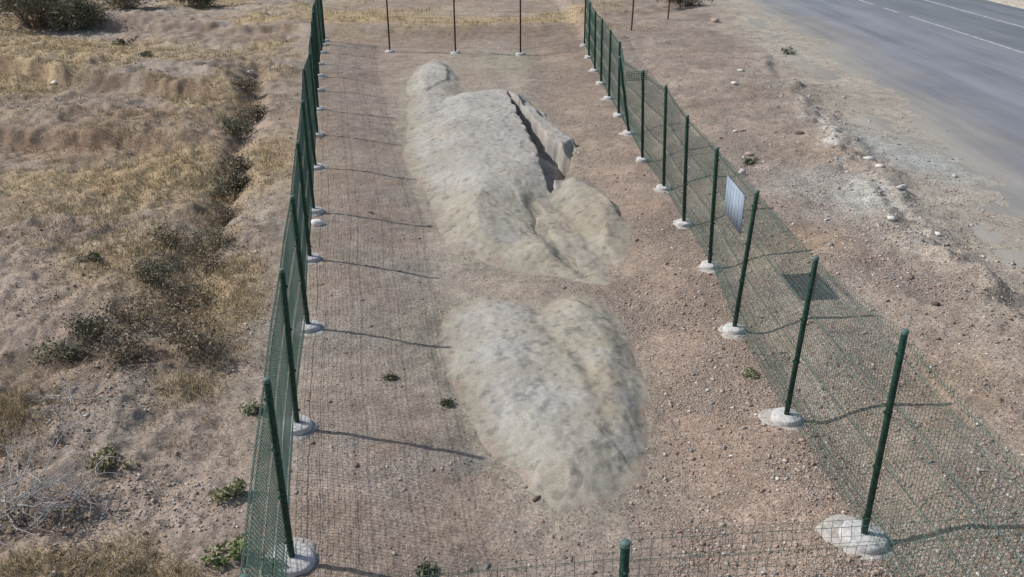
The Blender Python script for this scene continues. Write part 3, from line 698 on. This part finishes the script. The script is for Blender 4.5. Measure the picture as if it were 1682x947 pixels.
kp = fbm(xx, yy, .7, 3, 180) > -.15; x = np.concatenate([x, xx[kp]]); y = np.concatenate([y, yy[kp]]); size = np.concatenate([size, sz[kp]]); cols = np.concatenate([cols, cc[kp]]); N = len(x)
sv, sf, sc_ = stones(N, x, y, size, cols)
gv = mesh_obj('gravel', sv, sf, MAT['stone'], col=sc_, smooth=False)
tag(gv, 'pinkish grey gravel scattered over the soil', 'gravel', kind='stuff')

# single rocks one can point at
RV, RF = ico(3)
def rock(px, py, s, col, label, fl=.6, group=None, name='rock'):
    x, y, z = at(px, py); sd_ = int(px*7+py)
    v, RF_ = hull(26, sd_); v = v*np.array([s*.95, s*.85, s*fl*1.3])
    a = random.uniform(0, 6.28); v = np.stack([v[:, 0]*math.cos(a)-v[:, 1]*math.sin(a), v[:, 0]*math.sin(a)+v[:, 1]*math.cos(a), v[:, 2]+s*fl*.35], 1)
    c = np.ones((len(v), 3))*np.array(col)
    tag(mesh_obj(name, v, RF_, MAT['stone'], col=c, smooth=False, loc=(x, y, z)), label, 'rock', group)
WH = (.66, .64, .60); DK = (.13, .10, .085); BR = (.24, .18, .15); PK = (.42, .33, .28)
for a in [(522, 369, .13, (.80, .78, .76), 'white lump of spilt concrete at the foot of the left fence', .7), (862, 799, .045, PK, 'small pale stone, left one of the pair below the nearer mound'), (880, 819, .055, BR, 'brown stone, right one of the pair below the nearer mound'),
          (950, 804, .07, DK, 'dark flat stone at the lower tip of the nearer mound', .4), (585, 765, .05, BR, 'brown clod lying alone in the left strip below the two longest post shadows'), (1008, 700, .04, PK, 'pinkish stone on the lower right rim of the nearer mound'),
          (1465, 358, .11, WH, 'white flat slab on the grey rubble beside the road', .3), (1493, 455, .10, BR, 'brown slab lying on the verge right of the sign shadow', .3), (1220, 215, .07, BR, 'brown stone on the verge above the fence'),
          (1427, 262, .13, WH, 'white block at the upper end of the chalky rubble ridge', .6), (1444, 274, .11, WH, 'white block just below another in the chalky rubble ridge'), (1480, 310, .12, (.60, .58, .55), 'pale block in the middle of the chalky rubble ridge'),
          (1312, 220, .10, DK, 'dark stone among reddish clods on the road verge'), (1207, 138, .12, WH, 'white stone high on the verge left of the road'), (1217, 116, .10, WH, 'small white stone highest on the verge left of the road'),
          (1208, 216, .08, WH, 'white stone on the verge beside the top of the fence'), (1231, 254, .10, PK, 'pale pink stone touching the weed on the verge'), (1219, 283, .11, WH, 'white stone just above the hanging sign'),
          (90, 138, .15, WH, 'white stone on the earth bank in the left field'), (412, 120, .16, WH, 'white stone in the dry grass left of the fence'), (1535, 500, .07, DK, 'dark stone on the verge right of the near fence panels'),
          (1540, 385, .08, WH, 'white stone on the pale dust nearest to the road'), (1174, 35, .2, PK, 'large pale stone at the top of the verge'), (1133, 275, .05, WH, 'white pebble beside the fence foot'),
          (1045, 395, .06, BR, 'brown stone on the right rim of the farther mound'), (608, 349, .06, BR, 'brown stone between two post shadows in the left strip')]:
    rock(*a)

# ------------------------------------------------------------------ dry grass (uncountable)
def blades(x, y, h, cols, nb, spread, wid, lean=.45):
    N = len(x); z = H0(x, y)
    K = N*nb; bx = np.repeat(x, nb)+RNG.normal(0, 1, K)*np.repeat(spread, nb); by = np.repeat(y, nb)+RNG.normal(0, 1, K)*np.repeat(spread, nb); bz = np.repeat(z, nb)-.01
    a = RNG.uniform(0, 6.28, K); L = np.repeat(h, nb)*RNG.uniform(.5, 1.15, K); ln = L*RNG.uniform(.1, lean*2, K)
    tx, ty = bx+np.cos(a)*ln, by+np.sin(a)*ln; tz = bz+L*np.sqrt(np.clip(1-(ln/L)**2*.6, .15, 1))
    b2 = a+math.pi/2+RNG.uniform(-.6, .6, K); w = np.repeat(wid, nb)
    V = np.stack([np.stack([bx-np.cos(b2)*w, by-np.sin(b2)*w, bz], -1), np.stack([bx+np.cos(b2)*w, by+np.sin(b2)*w, bz], -1), np.stack([tx, ty, tz], -1)], 1)
    c = np.repeat(np.repeat(cols, nb, 0)*RNG.uniform(.75, 1.25, (K, 1)), 3, 0)
    return V.reshape(-1, 3), np.arange(K*3).reshape(-1, 3), c
def grdens(x, y):
    m = straw_mask(x, y); u = x-xL(y)
    base = .05*(u < -.3)*ss(-.1, .3, fbm(x, y, .5, 2, 171))
    return np.clip(np.maximum(m**1.3, base)*ss(0, .25, np.maximum(-u-.25, np.where(y > 35.4, 1, -1)))*(x < 8), 0, 1)
N = 30000
x, y = scatter(N, 4.5, 58, lambda y: (-.8*(y+1), .35*(y+1)), grdens); N = len(x)
sp = np.array([[.50, .40, .25], [.42, .33, .20], [.36, .29, .19], [.46, .40, .29], [.27, .235, .155], [.20, .165, .12]]); cols = sp[RNG.choice(6, N, p=[.2, .2, .2, .17, .13, .10])]
gr = mesh_obj('dry_grass', *(lambda t: (t[0], t[1]))(tt_ := blades(x, y, RNG.uniform(.03, .14, N)*(1+.012*y)*ss(3, 14, y+3), cols, 9, .035+.0022*y, .0018+.00026*y)), MAT['straw'], col=tt_[2])
tag(gr, 'straw coloured dry grass over the field', 'grass', kind='stuff')

# ------------------------------------------------------------------ shrubs
def twig_rec(m, p, d, L, r, depth, col, pts):
    n = 3; P = [p]
    for i in range(n):
        d = d+np.array([random.gauss(0, .22), random.gauss(0, .22), random.gauss(0, .16)]); d /= np.linalg.norm(d); P.append(P[-1]+d*L/n)
    m.tube(P, [r*(1-.18*i) for i in range(n+1)], 4, c=np.array(col)*random.uniform(.8, 1.2), cap=False)
    if depth == 0: pts.append(P[-1]); pts.append(P[-2]); return
    for k in range(random.choice((2, 3, 3))):
        s = P[random.randint(1, n)]; dd = d+np.array([random.gauss(0, .6), random.gauss(0, .6), random.gauss(.05, .4)]); dd /= np.linalg.norm(dd)
        twig_rec(m, s, dd, L*random.uniform(.55, .8), r*.6, depth-1, col, pts)
def leaves_at(pts, n, size, spread, cols):
    P = np.array(pts); k = len(P)*n
    c = np.repeat(P, n, 0)+RNG.normal(0, spread, (k, 3)); c[:, 2] = np.maximum(c[:, 2], .01)
    u = RNG.normal(0, 1, (k, 3)); u /= np.linalg.norm(u, axis=1)[:, None]; w = np.cross(u, RNG.normal(0, 1, (k, 3))); w /= np.linalg.norm(w, axis=1)[:, None]
    s = size*RNG.uniform(.6, 1.4, (k, 1))
    V = np.stack([c-u*s, c+w*s*.45, c+u*s, c-w*s*.45], 1).reshape(-1, 3)
    cc = np.asarray(cols)[RNG.integers(0, len(cols), k)]*RNG.uniform(.7, 1.3, (k, 1))
    return V, np.arange(k*4).reshape(-1, 4), np.repeat(cc, 4, 0)
def shrub(px, py, w, h, label, leafcols, twigcol=(.22, .18, .14), stems=9, n=14, ls=.03, name='shrub', cat='shrub', group=None, depth=2, loc=None, spread=.07, leaves=True):
    x, y, z = loc or at(px, py); root = empty(name, (x, y, z)); tag(root, label, cat, group)
    m = MB(); pts = []
    for i in range(stems):
        a = random.uniform(0, 6.28); ou = random.uniform(.2, 1)
        d = np.array([math.cos(a)*ou*w, math.sin(a)*ou*w, h]); L0 = np.linalg.norm(d); d = d/L0
        twig_rec(m, np.array([math.cos(a)*w*.12, math.sin(a)*w*.12, -.03]), d, L0*.62, .010+.006*h, depth, twigcol, pts)
    m.build('stems', MAT['twig'], root)
    if leaves:
        pts = [p for p in pts if p[2] > -.02]
        V, F, c = leaves_at(pts, n, ls, spread, leafcols); mesh_obj('foliage', V, F, MAT['leaf'], root, c)
    return root
BU = [(.20, .20, .135), (.26, .25, .17), (.15, .155, .11), (.31, .28, .20)]; OL = [(.14, .145, .09), (.19, .18, .12), (.11, .11, .08), (.24, .21, .15)]; DR = [(.24, .195, .135), (.34, .27, .185), (.17, .14, .10), (.12, .11, .085)]; GN = [(.15, .17, .095), (.22, .215, .13), (.11, .125, .075)]
shrub(60, 45, 2.0, 1.7, 'large rounded olive green bush in the top left corner', BU, stems=34, n=34, ls=.05, name='bush', cat='bush', spread=.17)
shrub(125, 38, 1.0, .9, 'dark grey green bush adjoining the large bush on its right', DR+BU, stems=18, n=30, ls=.045, name='bush', cat='bush', spread=.14)
shrub(215, 14, 1.1, .9, 'low brownish bush at the top edge between two green bushes', DR+BU, stems=16, n=26, ls=.05, name='bush', cat='bush', spread=.15)
shrub(325, 12, 1.0, .9, 'rounded green bush at the top edge of the left field', GN+BU, stems=18, n=32, ls=.05, name='bush', cat='bush', spread=.15)
shrub(1122, 12, 1.0, .7, 'dark shrub at the top edge between the field and the road', DR+[(.05, .05, .045)], stems=14, n=22, ls=.04)
G = 'dark scrubby shrubs along the ditch'
for i, (px, py, w, h, c, lb) in enumerate([
        (405, 150, .6, .35, DR, 'farthest low brown shrub of the ditch row'), (415, 195, .55, .35, DR, 'small brown shrub in the ditch near the far left bank'), (395, 228, .65, .40, OL, 'dark green shrub of the ditch row where it bends towards the fence'),
        (392, 285, .45, .40, DR, 'narrow dark shrub in the ditch right of the yellow grass'), (388, 318, .45, .40, OL, 'narrow dark green shrub at the middle of the ditch row'), (365, 365, .45, .35, DR, 'brown shrub in the ditch below the narrow dark ones'),
        (345, 420, .50, .45, OL, 'large dark green shrub in the ditch right of the dry grass'), (285, 405, .40, .35, DR, 'brown shrub at the left edge of the ditch under the dry grass'), (335, 455, .40, .38, DR, 'dark brown shrub directly below the large dark green one'),
        (250, 465, .40, .38, OL, 'grey green shrub left of the ditch among tall straw'), (300, 500, .50, .38, DR, 'twiggy brown shrub at the lower end of the ditch'), (220, 530, .55, .32, DR, 'reddish brown shrub where the ditch turns left'),
        (290, 560, .60, .35, DR, 'wide dark shrub in the corner of the ditch'), (160, 545, .50, .28, OL, 'low dull green shrub at the left branch of the ditch'), (200, 590, .45, .25, DR, 'low dark shrub under the ditch corner'),
        (330, 575, .40, .25, DR, 'small dark shrub on the fence side of the ditch corner'), (100, 590, .40, .22, OL, 'small dull green shrub at the left end of the ditch')]):
    wk = .62 if py < 380 else .78
    shrub(px, py, w*wk, h*.85, lb, c, stems=9, n=8 if c is DR else 10, ls=.020 if py > 350 else .030, twigcol=(.30, .25, .19), group=G, spread=.07)
for (px, py, w, h, c, lb) in [(150, 430, .20, .14, GN, 'bright green weed alone on the brown slope'), (205, 74, .5, .2, GN, 'dark green weed on the upper left bank'), (232, 94, .5, .18, GN, 'low green weed below the one on the upper left bank'),
        (380, 815, .17, .16, [(.36, .36, .20), (.22, .25, .12), (.45, .42, .28)], 'pale yellow green thistle left of the near fence panel'), (378, 915, .2, .16, [(.30, .34, .16), (.16, .22, .09)], 'green weed at the lowest left fence post'),
        (418, 678, .11, .14, [(.36, .36, .22), (.20, .22, .12)], 'small pale weed against the left fence'), (640, 621, .05, .03, GN, 'small green weed in the left strip above the longest shadow'), (733, 662, .04, .03, GN, 'tiny green weed next to the left rim of the nearer mound'),
        (700, 938, .045, .03, GN, 'green weed at the bottom edge inside the fence'), (1236, 618, .10, .06, [(.30, .30, .19), (.18, .20, .12)], 'greyish weed by the right fence between two footings'), (1232, 270, .14, .12, GN, 'green weed on the verge above the sign'), (1297, 88, .3, .15, GN, 'low weed on the verge near the road edge'),
        (185, 760, .25, .14, [(.28, .27, .14), (.2, .2, .1)], 'olive weed in the dead grass at lower left'), (450, 938, .10, .12, GN, 'green weed growing through the left fence at the bottom')]:
    shrub(px, py, w, h, lb, c, stems=7, n=9, ls=.02+.03*w, name='weed', cat='weed', depth=1, spread=.03)
# dead brush lower left
BRS = (.42, .40, .39)
for (px, py, w, h, lb, st) in [(20, 850, .55, .42, 'pile of bare grey branches at the left edge', 22), (115, 835, .38, .25, 'small heap of bare grey twigs right of the branch pile', 16), (110, 670, .30, .18, 'bare grey twigs above the branch pile', 9)]:
    x, y, z = at(px, py); root = tag(empty('brush_pile', (x, y, z)), lb, 'brush', 'dead brush'); m = MB(); pts = []
    for i in range(st):
        a = random.uniform(0, 6.28); d = np.array([math.cos(a), math.sin(a), random.uniform(-.05, .45)]); d /= np.linalg.norm(d)
        twig_rec(m, np.array([random.uniform(-.5, .3)*w, random.uniform(-.3, .3)*w, random.uniform(.02, h*.6)]), d, w*random.uniform(.6, 1.0), .009, 2, BRS, pts)
    V = np.concatenate(m.V); V[:, 2] = np.maximum(V[:, 2], .0); m.V = [V]; m.F = [np.concatenate(m.F)]; m.C = [np.concatenate(m.C)]
    m.build('branches', MAT['twig'], root)
for (px, py, L, lb) in [(425, 515, .45, 'dead grey twig touching the left fence'), (1290, 580, .35, 'pale stalk lying near the right fence')]:
    x, y, z = at(px, py); m = MB(); pts = []
    twig_rec(m, np.array([0, 0, .01]), np.array([-1, .1, .15]), L, .009, 1, (.25, .2, .17), pts)
    tag(m.build('twig', MAT['twig'], loc=(x, y, z)), lb, 'twig')
